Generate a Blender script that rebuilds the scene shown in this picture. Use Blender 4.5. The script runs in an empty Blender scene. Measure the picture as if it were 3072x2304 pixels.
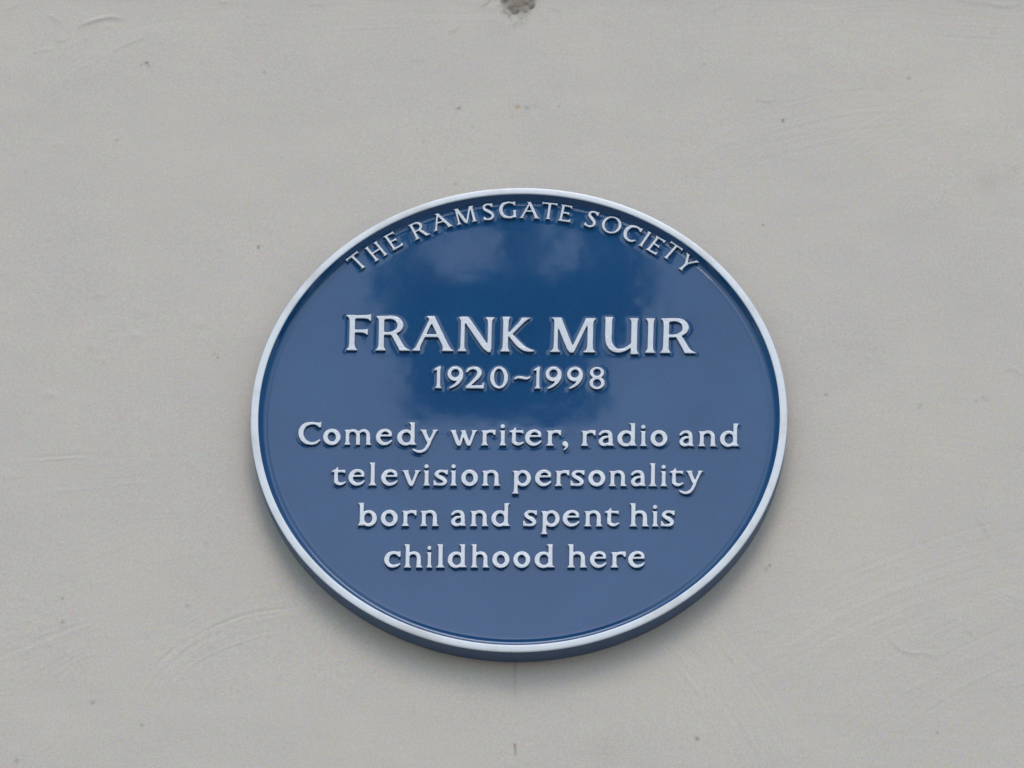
import bpy, math, random
import numpy as np
from mathutils import Vector, Matrix

# ------------------------------------------------------------------ camera
# Plaque frame: X along the wall, Y up the wall, Z out of it.  World = (X, -Z, H0 + Y)
H0 = 3.35            # height of the plaque's centre above the street
T_RING = 0.023       # plaque thickness: wall face to front of rim
R_OUT = 0.25
FPX = 11000.0        # focal length in photo pixels (3072 wide)
AZ, EL, DIST, TX, TY, ROLL = 0.0305862, 0.5346681, 3.4320655, -0.0065739, 0.0290647, 0.0191132

def W(x, y, z):
    return Vector((x, -z, H0 + y))

_C = np.array([DIST*math.cos(EL)*math.sin(AZ)+TX, -DIST*math.sin(EL)+TY, DIST*math.cos(EL)*math.cos(AZ)])
_F = np.array([TX, TY, 0.0]) - _C; _F /= np.linalg.norm(_F)
_r = np.cross(_F, [0, 1, 0]); _r /= np.linalg.norm(_r); _u = np.cross(_r, _F)
_c, _s = math.cos(ROLL), math.sin(ROLL)
_R = _c*_r + _s*_u; _U = -_s*_r + _c*_u

def survey(px, py, z):
    """place on the wall-parallel plane z (metres out of the wall) seen at photo pixel px,py"""
    zz = z - T_RING
    d = _F + (px-1536.0)/FPX*_R - (py-1152.0)/FPX*_U
    t = (zz-_C[2])/d[2]
    P = _C + t*d
    return float(P[0]), float(P[1])

scene = bpy.context.scene
cd = bpy.data.cameras.new('camera'); cam = bpy.data.objects.new('camera', cd)
scene.collection.objects.link(cam); scene.camera = cam
cd.sensor_width = 36.0; cd.lens = 36.0*FPX/3072.0; cd.clip_start = 0.05; cd.clip_end = 500
cloc = W(_C[0], _C[1], _C[2]+T_RING)
def Wd(v): return Vector((v[0], -v[2], v[1]))
M = Matrix.Identity(4)
for i, v in enumerate((Wd(_R), Wd(_U), -Wd(_F))):
    for k in range(3): M[k][i] = v[k]
for k in range(3): M[k][3] = cloc[k]
cam.matrix_world = M

# ------------------------------------------------------------------ light
SUN_EL, SUN_AZ = math.radians(53), math.radians(176)   # azimuth clockwise from +Y; wall faces -Y
world = bpy.data.worlds.new("World"); scene.world = world; world.use_nodes = True
nt = world.node_tree; bg = nt.nodes['Background']
sky = nt.nodes.new('ShaderNodeTexSky'); sky.sky_type = 'NISHITA'; sky.sun_disc = False
sky.sun_elevation = SUN_EL; sky.sun_rotation = SUN_AZ; sky.dust_density = 1.5; sky.air_density = 1.0; sky.ozone_density = 1.0
hs = nt.nodes.new('ShaderNodeHueSaturation'); hs.inputs['Hue'].default_value = 0.478; hs.inputs['Saturation'].default_value = 1.12   # thin overcast
nt.links.new(sky.outputs[0], hs.inputs['Color']); nt.links.new(hs.outputs[0], bg.inputs[0])
bg.inputs[1].default_value = 0.15
sl = bpy.data.lights.new('sun', 'SUN'); sl.energy = 0.5; sl.angle = math.radians(26); sl.color = (1.0, 0.95, 0.87)
so = bpy.data.objects.new('sun', sl); scene.collection.objects.link(so)
sd = Vector((math.sin(SUN_AZ)*math.cos(SUN_EL), math.cos(SUN_AZ)*math.cos(SUN_EL), math.sin(SUN_EL)))
so.rotation_euler = sd.to_track_quat('Z', 'Y').to_euler()
scene.view_settings.view_transform = 'Standard'; scene.view_settings.look = 'None'
scene.view_settings.gamma = 1.0; scene.view_settings.exposure = 0.32
scene.render.engine = 'CYCLES'
try: scene.cycles.use_denoising = True
except Exception: pass

# ------------------------------------------------------------------ helpers
rng = np.random.default_rng(7); random.seed(7)
def link(o, parent=None):
    scene.collection.objects.link(o)
    if parent: o.parent = parent
    return o
def tag(o, label=None, cat=None, group=None, kind=None):
    if label: o['label'] = label
    if cat: o['category'] = cat
    if group: o['group'] = group
    if kind: o['kind'] = kind
    return o
def mesh_obj(name, verts, faces, mats, parent=None, smooth=False, loc=None):
    me = bpy.data.meshes.new(name); me.from_pydata([tuple(v) for v in verts], [], faces); me.update()
    for m in (mats if isinstance(mats, (list, tuple)) else [mats]): me.materials.append(m)
    if smooth:
        me.polygons.foreach_set('use_smooth', np.ones(len(me.polygons), bool))
    o = bpy.data.objects.new(name, me)
    if loc is not None: o.location = loc
    return link(o, parent)
def box(name, x0, x1, y0, y1, z0, z1, mat, parent=None, bev=0.0):
    vs = [(x, y, z) for x in (x0, x1) for y in (y0, y1) for z in (z0, z1)]
    fs = [(0, 1, 3, 2), (4, 6, 7, 5), (0, 4, 5, 1), (2, 3, 7, 6), (0, 2, 6, 4), (1, 5, 7, 3)]
    return mesh_obj(name, vs, fs, mat, parent)

def noise2(nx, ny, sx, sy, seed, octaves=3, gain=0.5):
    """smooth value noise on an ny x nx grid; sx, sy = feature size in cells"""
    g = np.random.default_rng(seed); out = np.zeros((ny, nx)); amp = 1.0
    for o in range(octaves):
        cx, cy = sx/2**o, sy/2**o
        gx, gy = int(nx/cx)+4, int(ny/cy)+4
        v = g.standard_normal((gy, gx))
        X = np.arange(nx)/cx; Y = np.arange(ny)/cy
        ix = X.astype(int); iy = Y.astype(int); fx = X-ix; fy = Y-iy
        fx = fx*fx*fx*(fx*(fx*6-15)+10); fy = fy*fy*fy*(fy*(fy*6-15)+10)
        a = v[np.ix_(iy, ix)]; b = v[np.ix_(iy, ix+1)]; c = v[np.ix_(iy+1, ix)]; d = v[np.ix_(iy+1, ix+1)]
        FX = fx[None, :]; FY = fy[:, None]
        out += amp*((a*(1-FX)+b*FX)*(1-FY)+(c*(1-FX)+d*FX)*FY); amp *= gain
    return out

def bez(pts, n):
    """Catmull-Rom through pts (any dimension)"""
    P = np.array(pts, float); P = np.vstack([2*P[0]-P[1], P, 2*P[-1]-P[-2]]); out = []
    for i in range(1, len(P)-2):
        t = np.linspace(0, 1, n, endpoint=False)[:, None]
        p0, p1, p2, p3 = P[i-1], P[i], P[i+1], P[i+2]
        out.append(0.5*((2*p1)+(-p0+p2)*t+(2*p0-5*p1+4*p2-p3)*t*t+(-p0+3*p1-3*p2+p3)*t**3))
    out.append(P[-2][None]); return np.vstack(out)

# ------------------------------------------------------------------ materials
def mat(name, col, rough=0.6, spec=0.5, ior=1.5):
    m = bpy.data.materials.new(name); m.use_nodes = True
    b = m.node_tree.nodes['Principled BSDF']
    b.inputs['Base Color'].default_value = (*col, 1); b.inputs['Roughness'].default_value = rough
    b.inputs['IOR'].default_value = ior
    return m, m.node_tree, b
def N(t, kind, **kw):
    n = t.nodes.new(kind)
    for k, v in kw.items():
        if k in n.inputs: n.inputs[k].default_value = v
        else: setattr(n, k, v)
    return n
def noise_node(t, scale, detail=4, rough=0.6, vec=None):
    n = N(t, 'ShaderNodeTexNoise', Scale=scale, Detail=detail, Roughness=rough)
    if vec is None:
        tc = N(t, 'ShaderNodeTexCoord'); vec = tc.outputs['Object']
    t.links.new(vec, n.inputs['Vector']); return n
def mixcol(t, fac, a, b, blend='MIX'):
    n = N(t, 'ShaderNodeMix', data_type='RGBA', blend_type=blend)
    for src, i in ((fac, 0), (a, 6), (b, 7)):
        if hasattr(src, 'is_output') or hasattr(src, 'links'): t.links.new(src, n.inputs[i])
        elif isinstance(src, (int, float)): n.inputs[i].default_value = src
        else: n.inputs[i].default_value = (*src, 1)
    return n.outputs[2]
def mrange(t, src, a, b, c, d):
    n = N(t, 'ShaderNodeMapRange'); t.links.new(src, n.inputs[0])
    for i, v in zip((1, 2, 3, 4), (a, b, c, d)): n.inputs[i].default_value = v
    return n.outputs[0]

# painted render of the wall: colour only (relief is real geometry + fine grain)
WALL, t, b = mat('painted_render', (0.60, 0.57, 0.535), 0.75)
n1 = noise_node(t, 5, 5, 0.62); n2 = noise_node(t, 420, 3, 0.7); n3 = noise_node(t, 620, 2, 0.8)
c = mixcol(t, mrange(t, n1.outputs[0], 0.3, 0.7, 0, 1), (0.670, 0.592, 0.524), (0.734, 0.642, 0.536))
c = mixcol(t, mrange(t, n2.outputs[0], 0.3, 0.7, 0, 1), c, (0.93, 0.93, 0.93), 'MULTIPLY')
cn = N(t, 'ShaderNodeMix', data_type='RGBA', blend_type='OVERLAY'); cn.inputs[0].default_value = 0.55
t.links.new(c, cn.inputs[6]); t.links.new(n3.outputs[1], cn.inputs[7]); c = cn.outputs[2]
for nm, dc in (('grime_and_shade', (0.125, 0.098, 0.056)), ('ochre', (0.55, 0.30, 0.08)), ('algae', (0.22, 0.27, 0.26)), ('buff', (0.50, 0.44, 0.39))):  # darkest tint also colours in the shade of ridges
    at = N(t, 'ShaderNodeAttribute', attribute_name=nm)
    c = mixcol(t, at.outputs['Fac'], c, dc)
t.links.new(c, b.inputs['Base Color'])
bp = N(t, 'ShaderNodeBump', Strength=0.5, Distance=0.0004); t.links.new(n2.outputs[0], bp.inputs['Height'])
t.links.new(bp.outputs[0], b.inputs['Normal'])

# blue gloss enamel
BLUE, t, b = mat('blue_enamel', (0.017, 0.072, 0.215), 0.035, ior=1.56)
n1 = noise_node(t, 14, 4, 0.55); n2 = noise_node(t, 900, 2, 0.6); n3 = noise_node(t, 260, 3, 0.6)
c = mixcol(t, mrange(t, n1.outputs[0], 0.35, 0.65, 0, 1), (0.0140, 0.078, 0.202), (0.0180, 0.091, 0.226))
c = mixcol(t, 0.45, c, noise_node(t, 600, 2, 0.8).outputs[1], 'OVERLAY')
t.links.new(c, b.inputs['Base Color'])
t.links.new(mrange(t, n3.outputs[0], 0.3, 0.7, 0.022, 0.04), b.inputs['Roughness'])
bp = N(t, 'ShaderNodeBump', Strength=0.012, Distance=0.0001); t.links.new(n2.outputs[0], bp.inputs['Height'])
t.links.new(bp.outputs[0], b.inputs['Normal'])

# edge of the plaque: same blue, weathered and duller
EDGE, t, b = mat('blue_edge_paint', (0.020, 0.060, 0.160), 0.35)
n1 = noise_node(t, 60, 5, 0.65)
c = mixcol(t, mrange(t, n1.outputs[0], 0.35, 0.7, 0, 1), (0.050, 0.100, 0.215), (0.082, 0.125, 0.21))
t.links.new(c, b.inputs['Base Color'])

# white enamel on letters and rim
WHITE, t, b = mat('white_enamel', (0.78, 0.80, 0.86), 0.22)
n1 = noise_node(t, 160, 4, 0.6); n2 = noise_node(t, 600, 2, 0.6); n4 = noise_node(t, 25, 3, 0.6)
c = mixcol(t, mrange(t, n1.outputs[0], 0.25, 0.75, 0, 1), (0.78, 0.80, 0.855), (0.86, 0.87, 0.91))
c = mixcol(t, mrange(t, n4.outputs[0], 0.58, 0.75, 0, 0.6), c, (0.66, 0.64, 0.62))
t.links.new(c, b.inputs['Base Color'])
bp = N(t, 'ShaderNodeBump', Strength=0.25, Distance=0.0003); t.links.new(n2.outputs[0], bp.inputs['Height'])
t.links.new(bp.outputs[0], b.inputs['Normal'])

# rim: the same white with weathered buff patches where hands and rain reach it
RIM, t, b = mat('white_rim_enamel', (0.78, 0.80, 0.86), 0.22)
n1 = noise_node(t, 120, 4, 0.6); n4 = noise_node(t, 16, 4, 0.65); n5 = noise_node(t, 420, 3, 0.7)
c = mixcol(t, mrange(t, n1.outputs[0], 0.25, 0.75, 0, 1), (0.84, 0.86, 0.89), (0.90, 0.91, 0.93))
c = mixcol(t, mrange(t, n4.outputs[0], 0.50, 0.68, 0, 0.75), c, (0.66, 0.63, 0.60))
c = mixcol(t, mrange(t, n5.outputs[0], 0.66, 0.78, 0, 0.5), c, (0.50, 0.47, 0.43))
t.links.new(c, b.inputs['Base Color'])

# ------------------------------------------------------------------ wall (fine relief where the photo looks at it)
def build_wall():
    st = 0.00098
    fx0, fx1, fy0, fy1 = -0.57, 0.56, -0.44, 0.53
    fine_x = np.arange(fx0, fx1, st); fine_y = np.arange(fy0, fy1, st)
    def ends(lo, first, last, hi):
        a = first - np.cumsum(np.geomspace(st*1.3, 0.4, 40)); a = a[a > lo][::-1]; a = np.concatenate([[lo], a])
        c_ = last + np.cumsum(np.geomspace(st*1.3, 0.4, 40)); c_ = c_[c_ < hi]; c_ = np.concatenate([c_, [hi]])
        return a, c_
    ax, bx_ = ends(-4.0, fine_x[0], fine_x[-1], 4.0); ay, by_ = ends(-H0, fine_y[0], fine_y[-1], 2.6)
    xs = np.concatenate([ax, fine_x, bx_]); ys = np.concatenate([ay, fine_y, by_])
    nx, ny = len(fine_x), len(fine_y)
    h = np.zeros((ny, nx)); dirt_and_shade = {k: np.zeros((ny, nx)) for k in ('grime_and_shade', 'ochre', 'algae', 'buff')}
    # plaster unevenness
    h += 0.00040*noise2(nx, ny, 150, 110, 1, 2) + 0.00008*noise2(nx, ny, 34, 22, 2, 2)
    h += 0.000020*noise2(nx, ny, 9, 5, 3, 2)
    mask = 1/(1+np.exp(-2.2*noise2(nx, ny, 190, 160, 4, 2)))
    h += 0.000014*noise2(nx, ny, 80, 5, 5, 2)*mask          # level brush texture
    h += 0.000007*noise2(nx, ny, 40, 3.0, 6, 1)
    def splat(arr, X, Y, A, rad, mode='add'):
        """gaussian dots; X,Y metres"""
        k = int(math.ceil(3*rad/st)); I = (X-fine_x[0])/st; J = (Y-fine_y[0])/st
        i0 = np.round(I).astype(int); j0 = np.round(J).astype(int)
        for dj in range(-k, k+1):
            for di in range(-k, k+1):
                ii = i0+di; jj = j0+dj; ok = (ii >= 0) & (ii < nx) & (jj >= 0) & (jj < ny)
                w = A*np.exp(-0.5*((ii-I)**2+(jj-J)**2)*(st/rad)**2)
                if mode == 'add': np.add.at(arr, (jj[ok], ii[ok]), w[ok])
                else: np.maximum.at(arr, (jj[ok], ii[ok]), w[ok])
    def plane(pts): return [survey(px, py, 0.0) for px, py in pts]
    def stroke(P, amp, rad, taper=True):
        """one bristle line along metric polyline P"""
        L = np.r_[0, np.cumsum(np.hypot(*np.diff(P, axis=0).T))]; n = max(4, int(L[-1]/(st*0.9)))
        s = np.linspace(0, L[-1], n); X = np.interp(s, L, P[:, 0]); Y = np.interp(s, L, P[:, 1])
        A = np.full(n, amp)*(0.75+0.5*np.interp(s, np.linspace(0, L[-1], 9), rng.random(9)))
        if taper: A = A*np.clip(np.minimum(s, L[-1]-s)/(0.2*L[-1]+1e-6), 0, 1)
        splat(h, X, Y, A*st*0.9/(rad*2.5), rad)
    def brush(pts, width, count, amp, seed, lo=0.0, hi=1.0):
        g = np.random.default_rng(seed); P = bez(plane(pts), 16)
        T = np.gradient(P, axis=0); T /= np.hypot(*T.T)[:, None]; Nn = np.c_[-T[:, 1], T[:, 0]]
        for i in range(int(count*2.2)):
            off = width*(g.random()-0.5); a0 = lo+g.random()*0.5*(hi-lo); a1 = a0+(0.25+0.6*g.random())*(hi-lo)
            n = len(P); s0 = int(a0*n); s1 = min(n, int(a1*n))
            if s1-s0 < 4: continue
            wob = off+0.0012*np.sin(np.linspace(0, 3+3*g.random(), s1-s0)+6*g.random())
            Q = P[s0:s1]+Nn[s0:s1]*wob[:, None]
            a = amp*(0.22+g.random()**2*1.15)*(1 if g.random() < 0.5 else -1)
            stroke(Q, a, 0.00075+0.0007*g.random())
    # arcs of the float and brush, read off the photo
    arc = [(389, 2152), (403, 2105), (444, 2027), (509, 1957), (579, 1906), (685, 1860), (787, 1832), (926, 1816)]
    P = bez(plane(arc), 14)
    stroke(P, -0.00034, 0.0012); stroke(P+np.array([0.0032, -0.0034]), 0.00024, 0.0013)
    brush([(x+25, y+28) for x, y in arc], 0.035, 26, 0.00011, 11)
    brush([(x+12, y+10) for x, y in arc], 0.016, 12, 0.00011, 12)
    l1 = [(-30, 1982), (60, 1950), (150, 1912), (231, 1879), (300, 1858)]
    P = bez(plane(l1), 10); stroke(P, -0.00018, 0.0012); stroke(P+np.array([0.001, -0.0042]), 0.00012, 0.0014)
    brush(l1, 0.05, 22, 0.00006, 13)
    brush([(-40, 2090), (90, 2030), (199, 1960), (290, 1925)], 0.03, 14, 0.00008, 14)
    brush([(-40, 1770), (140, 1710), (360, 1630), (520, 1585)], 0.05, 16, 0.00004, 15)
    brush([(300, 1590), (560, 1600), (760, 1625), (900, 1690)], 0.05, 12, 0.00003, 151)
    P = bez(plane([(185, 1950), (225, 2010), (255, 2060), (278, 2107)]), 10); stroke(P, -0.00010, 0.0010)
    brush([(380, 2300), (440, 2200), (560, 2040), (700, 1930)], 0.06, 20, 0.000035, 16)
    brush([(440, 2170), (500, 2240), (560, 2330)], 0.04, 12, 0.00005, 17)
    big = [(2190, 2100), (2330, 1985), (2500, 1880), (2700, 1790), (2900, 1720), (3120, 1660)]
    brush(big, 0.085, 46, 0.00007, 18)
    brush([(2400, 2330), (2560, 2190), (2740, 2060), (2920, 1960), (3120, 1880)], 0.08, 34, 0.00006, 19)
    brush([(2560, 2340), (2700, 2200), (2880, 2080), (3110, 1960)], 0.06, 20, 0.00006, 20)
    brush([(2820, 2340), (2950, 2230), (3110, 2100)], 0.05, 14, 0.00006, 21)
    brush([(2000, 1850), (2110, 1960), (2230, 2110), (2340, 2300)], 0.075, 44, 0.00010, 22)
    brush([(1660, 2020), (1800, 2110), (1900, 2220), (1960, 2330)], 0.06, 20, 0.00005, 23)
    brush([(1180, 2030), (1250, 2130), (1360, 2300)], 0.06, 20, 0.00003, 24)
    brush([(2960, 1760), (3030, 1785), (3110, 1815)], 0.02, 9, 0.00011, 25)
    brush([(2020, 520), (2160, 450), (2340, 395), (2560, 350), (2800, 340)], 0.06, 34, 0.000055, 26)
    brush([(2400, 600), (2560, 470), (2740, 370), (2900, 290)], 0.09, 34, 0.00006, 27)
    brush([(2100, 60), (2400, 70), (2700, 55), (3100, 75)], 0.05, 30, 0.000045, 28)
    brush([(-40, 440), (90, 330), (190, 200), (330, 130)], 0.07, 22, 0.00009, 29)
    brush([(300, 210), (440, 130), (600, 110), (900, 120)], 0.05, 18, 0.00004, 30)
    brush([(700, 110), (1000, 80), (1400, 60), (1900, 70)], 0.05, 22, 0.00004, 31)
    brush([(1150, 330), (1350, 260), (1560, 240), (1750, 290)], 0.05, 22, 0.00003, 32)
    brush([(2420, 1290), (2560, 1190), (2700, 1070), (2860, 940)], 0.07, 30, 0.00005, 33)
    brush([(2470, 1400), (2700, 1385), (2900, 1400), (3110, 1440)], 0.06, 28, 0.00004, 34)
    brush([(2980, 620), (3030, 760), (3060, 960)], 0.03, 12, 0.00004, 35)
    brush([(-30, 1380), (150, 1374), (350, 1368), (520, 1370)], 0.008, 7, 0.00009, 36)
    brush([(-30, 1440), (250, 1420), (500, 1400), (730, 1380)], 0.06, 24, 0.00004, 37)
    brush([(20, 880), (200, 800), (420, 740), (640, 720)], 0.09, 22, 0.00003, 38)
    brush([(60, 1080), (300, 1000), (520, 900), (640, 840)], 0.06, 16, 0.000035, 39)
    for i in range(26):                                     # faint strokes everywhere
        x, y = rng.uniform(-50, 3100), rng.uniform(0, 2300); a = rng.uniform(-0.9, 0.5)
        L = rng.uniform(150, 420); cx, cy = math.cos(a)*L, math.sin(a)*L; bow = rng.uniform(-60, 60)
        brush([(x-cx, y-cy), (x-cx*.3+bow*.3, y-cy*.3+bow), (x+cx*.3+bow*.3, y+cy*.3+bow), (x+cx, y+cy)], 0.05, 14, 0.000035, 100+i)
    # ridges, drips and dents that stand out
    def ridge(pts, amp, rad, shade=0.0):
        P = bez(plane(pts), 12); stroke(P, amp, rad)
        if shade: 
            X, Y = P.T; splat(dirt_and_shade['grime_and_shade'], X, Y, np.full(len(X), shade), 0.0012, 'max')  # dark line painted along the ridge as its shade
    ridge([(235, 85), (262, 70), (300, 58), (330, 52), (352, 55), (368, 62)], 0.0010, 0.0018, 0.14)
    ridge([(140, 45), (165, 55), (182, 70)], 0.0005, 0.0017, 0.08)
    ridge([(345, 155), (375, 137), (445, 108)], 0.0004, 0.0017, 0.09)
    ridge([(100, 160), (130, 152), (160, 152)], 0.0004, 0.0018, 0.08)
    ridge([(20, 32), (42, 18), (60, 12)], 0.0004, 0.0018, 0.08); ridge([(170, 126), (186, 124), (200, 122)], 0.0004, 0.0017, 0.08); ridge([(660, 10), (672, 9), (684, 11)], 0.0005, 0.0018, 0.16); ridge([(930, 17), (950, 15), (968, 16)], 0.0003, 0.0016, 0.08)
    ridge([(318, 82), (330, 80), (340, 74)], 0.0004, 0.002)
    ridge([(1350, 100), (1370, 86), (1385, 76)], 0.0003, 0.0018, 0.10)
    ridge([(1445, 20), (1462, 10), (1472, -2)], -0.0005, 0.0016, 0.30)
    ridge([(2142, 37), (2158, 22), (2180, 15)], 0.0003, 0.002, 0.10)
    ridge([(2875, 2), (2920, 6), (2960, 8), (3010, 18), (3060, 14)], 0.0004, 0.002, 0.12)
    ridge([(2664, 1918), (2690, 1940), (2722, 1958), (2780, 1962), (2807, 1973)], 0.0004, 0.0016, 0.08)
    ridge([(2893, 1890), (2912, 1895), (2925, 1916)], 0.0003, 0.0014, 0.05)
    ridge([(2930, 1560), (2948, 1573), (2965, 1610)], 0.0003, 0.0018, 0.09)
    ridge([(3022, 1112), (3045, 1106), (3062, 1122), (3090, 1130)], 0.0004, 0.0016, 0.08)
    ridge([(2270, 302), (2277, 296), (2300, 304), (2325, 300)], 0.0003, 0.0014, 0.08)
    ridge([(2560, 1566), (2580, 1600), (2600, 1700)], 0.0001, 0.002)
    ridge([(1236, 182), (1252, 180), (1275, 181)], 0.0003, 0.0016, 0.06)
    for (px, py, a, r) in ((398, 1006, 0.0009, 0.0035), (360, 992, -0.0005, 0.004), (275, 1040, 0.0005, 0.004), (148, 1182, 0.0011, 0.0035),
                           (296, 884, 0.0006, 0.003), (60, 1290, 0.0006, 0.006), (420, 930, 0.0004, 0.005), (2958, 552, -0.0006, 0.005),
                           (590, 970, 0.0004, 0.004), (170, 428, 0.0006, 0.003), (20, 1424, 0.0006, 0.005), (640, 1040, 0.0003, 0.003)):
        x, y = survey(px, py, 0); splat(h, np.array([x]), np.array([y]), np.array([a*.5]), r)
        splat(h, np.array([x+r*1.2]), np.array([y-r*0.3]), np.array([a*.3]), r*.7)
    for i in range(170):
        x, y = rng.uniform(fx0, fx1), rng.uniform(fy0, fy1)
        splat(h, np.array([x]), np.array([y]), np.array([rng.normal()*0.00013]), rng.uniform(0.0015, 0.004))
    # specks of dirt
    sp = [(440, 190, .85, 1.5, 'grime_and_shade'), (446, 198, .5, 1.2, 'grime_and_shade'), (424, 195, .4, 1.2, 'grime_and_shade'), (793, 217, .55, 1.1, 'grime_and_shade'), (350, 420, .5, 1.0, 'grime_and_shade'),
          (315, 499, .4, 1.4, 'buff'), (775, 738, .7, 1.2, 'grime_and_shade'), (775, 743, .6, 1.0, 'grime_and_shade'), (1377, 324, .75, 1.3, 'grime_and_shade'), (1371, 326, .5, 1.0, 'grime_and_shade'),
          (1553, 321, .95, 1.7, 'ochre'), (1547, 320, .4, 1.6, 'ochre'), (1581, 324, .5, 2.0, 'algae'), (1574, 321, .3, 1.4, 'algae'), (1604, 318, .25, 1.6, 'algae'),
          (1367, 553, .5, 1.1, 'grime_and_shade'), (1677, 319, .4, 1.0, 'grime_and_shade'), (1272, 425, .4, 1.0, 'grime_and_shade'), (2349, 359, .85, 1.1, 'grime_and_shade'), (2349, 364, .7, 1.0, 'grime_and_shade'),
          (2177, 55, .4, 1.1, 'buff'), (2289, 674, .5, 1.1, 'grime_and_shade'), (2726, 234, .45, 1.5, 'grime_and_shade'), (2974, 95, .45, 1.6, 'buff'), (2985, 97, .3, 1.6, 'buff'),
          (2113, 193, .4, 1.3, 'algae'), (2248, 159, .35, 1.5, 'buff'), (310, 1087, .6, 1.2, 'buff'), (292, 1085, .3, 1.5, 'buff'), (653, 1073, .55, 1.1, 'grime_and_shade'),
          (645, 1063, .25, 1.4, 'grime_and_shade'), (2478, 1184, .6, 1.1, 'grime_and_shade'), (2928, 1203, .45, 1.2, 'algae'), (2950, 1192, .35, 1.8, 'algae'), (2962, 1200, .25, 1.6, 'algae'),
          (2761, 1215, .35, 1.6, 'algae'), (2758, 1224, .3, 1.2, 'algae'), (187, 1796, .55, 1.1, 'grime_and_shade'), (188, 1868, .5, 1.4, 'grime_and_shade'), (278, 2107, .5, 1.5, 'grime_and_shade'),
          (46, 2285, .5, 1.8, 'buff'), (52, 2281, .4, 1.5, 'grime_and_shade'), (426, 2175, .4, 1.4, 'grime_and_shade'), (2309, 1696, .6, 1.1, 'grime_and_shade'), (2298, 1707, .2, 1.9, 'grime_and_shade'),
          (2092, 2217, .8, 1.2, 'grime_and_shade'), (2089, 2214, .6, 1.0, 'grime_and_shade'), (2812, 2198, .5, 1.1, 'grime_and_shade'), (2815, 2165, .25, 1.6, 'buff'), (2945, 1570, .2, 2.8, 'buff'),
          (563, 1816, .4, 1.2, 'grime_and_shade'), (618, 1630, .35, 1.2, 'algae'), (3045, 508, .4, 2.2, 'buff'), (2564, 1944, .2, 1.6, 'buff'), (1738, 427, .25, 2.0, 'buff'),
          (2396, 754, .3, 1.4, 'buff'), (1523, 487, .25, 1.4, 'buff'), (1536, 350, .3, 1.3, 'algae'), (1418, 380, .3, 1.3, 'algae'), (2468, 1204, .3, 1.2, 'buff'),
          (1540, 2070, .1, 6, 'grime_and_shade'), (1810, 2260, .08, 14, 'grime_and_shade'), (2960, 560, .10, 8, 'grime_and_shade'), (3060, 300, .10, 22, 'buff'), (60, 560, .12, 24, 'buff')]
    for (px, py, a, r, k) in sp:
        x, y = survey(px, py, 0); splat(dirt_and_shade[k], np.array([x]), np.array([y]), np.array([a*0.85]), r*0.00092, 'max')
    for i in range(55):
        x, y = rng.uniform(fx0, fx1), rng.uniform(fy0, fy1); k = rng.choice(['grime_and_shade', 'buff', 'algae'], p=[.4, .4, .2])
        splat(dirt_and_shade[k], np.array([x]), np.array([y]), np.array([rng.uniform(.06, .22)]), rng.uniform(.0007, .0013), 'max')
    # pencil tick and hair crack below the plaque
    for pts, a, r in (([(1544, 2234), (1546, 2250), (1546, 2266)], .62, .0008), ([(1546, 1960), (1545, 2010), (1544, 2050), (1545, 2085)], .28, .0009)):
        P = bez(plane(pts), 14); L = len(P)
        splat(dirt_and_shade['grime_and_shade'], P[:, 0], P[:, 1], a*np.linspace(1, .55, L), r, 'max')
        splat(h, P[:, 0], P[:, 1], np.full(L, -0.00005), 0.0009)
    # old fixing hole knocked into the render at the top, with grime round it
    X, Y = np.meshgrid(fine_x, fine_y)
    cx, cy = survey(1556, 2, 0)
    edge = 0.17*noise2(nx, ny, 19, 19, 57, 3)+0.07*noise2(nx, ny, 6, 6, 51, 2)
    d = np.hypot((X-cx)/0.0205, (Y-cy)/0.0175)*(1+edge)
    hole = 1/(1+np.exp((d-0.80)/0.07))
    rub = noise2(nx, ny, 6, 6, 52, 3)
    h -= hole*(0.0045+0.0005*rub)
    dirt_and_shade['grime_and_shade'] = np.maximum(dirt_and_shade['grime_and_shade'], np.clip(1/(1+np.exp((d-0.92)/0.13))*(0.70+0.10*rub+0.22*np.clip((cy+0.002-Y)/0.012, 0, 1)), 0, 0.97))
    halo = np.exp(-((d-0.8)/0.95)**2)*np.clip(0.10+0.30*noise2(nx, ny, 14, 7, 53, 3), 0, 1)*0.32
    dirt_and_shade['grime_and_shade'] = np.maximum(dirt_and_shade['grime_and_shade'], halo)
    c2x, c2y = survey(1496, -6, 0); d2 = np.hypot((X-c2x)/0.012, (Y-c2y)/0.006)*(1+edge)
    dirt_and_shade['buff'] = np.maximum(dirt_and_shade['buff'], 0.45*np.exp(-d2**2)); h -= 0.001*np.exp(-d2**2)
    # brown darkening painted along the very top of the panel, for shading from above
    ty = survey(1536, 10, 0)[1]
    band = np.clip((Y-(ty-0.012))/0.03, 0, 1)*0.22+np.clip((Y-(ty-0.06))/0.10, 0, 1)*0.10
    dirt_and_shade['buff'] = np.maximum(dirt_and_shade['buff'], band*(0.8+0.25*noise2(nx, ny, 60, 8, 54, 2)))
    # fade relief to the plain wall at the borders
    fxm = np.clip(np.minimum(np.arange(nx), nx-1-np.arange(nx))/20, 0, 1); fym = np.clip(np.minimum(np.arange(ny), ny-1-np.arange(ny))/20, 0, 1)
    h *= fxm[None, :]*fym[:, None]
    # nothing pokes into the plaque
    rr = np.hypot(X, Y); h = np.where(rr < 0.249, np.minimum(h, 0)-0.001*np.clip((0.249-rr)/0.01, 0, 1), h)
    NX, NY = len(xs), len(ys); Z = np.zeros((NY, NX)); ox, oy = len(ax), len(ay)
    Z[oy:oy+ny, ox:ox+nx] = h
    XX, YY = np.meshgrid(xs, ys)
    co = np.stack([XX, -Z, H0+YY], -1).reshape(-1, 3).astype(np.float32)
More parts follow.
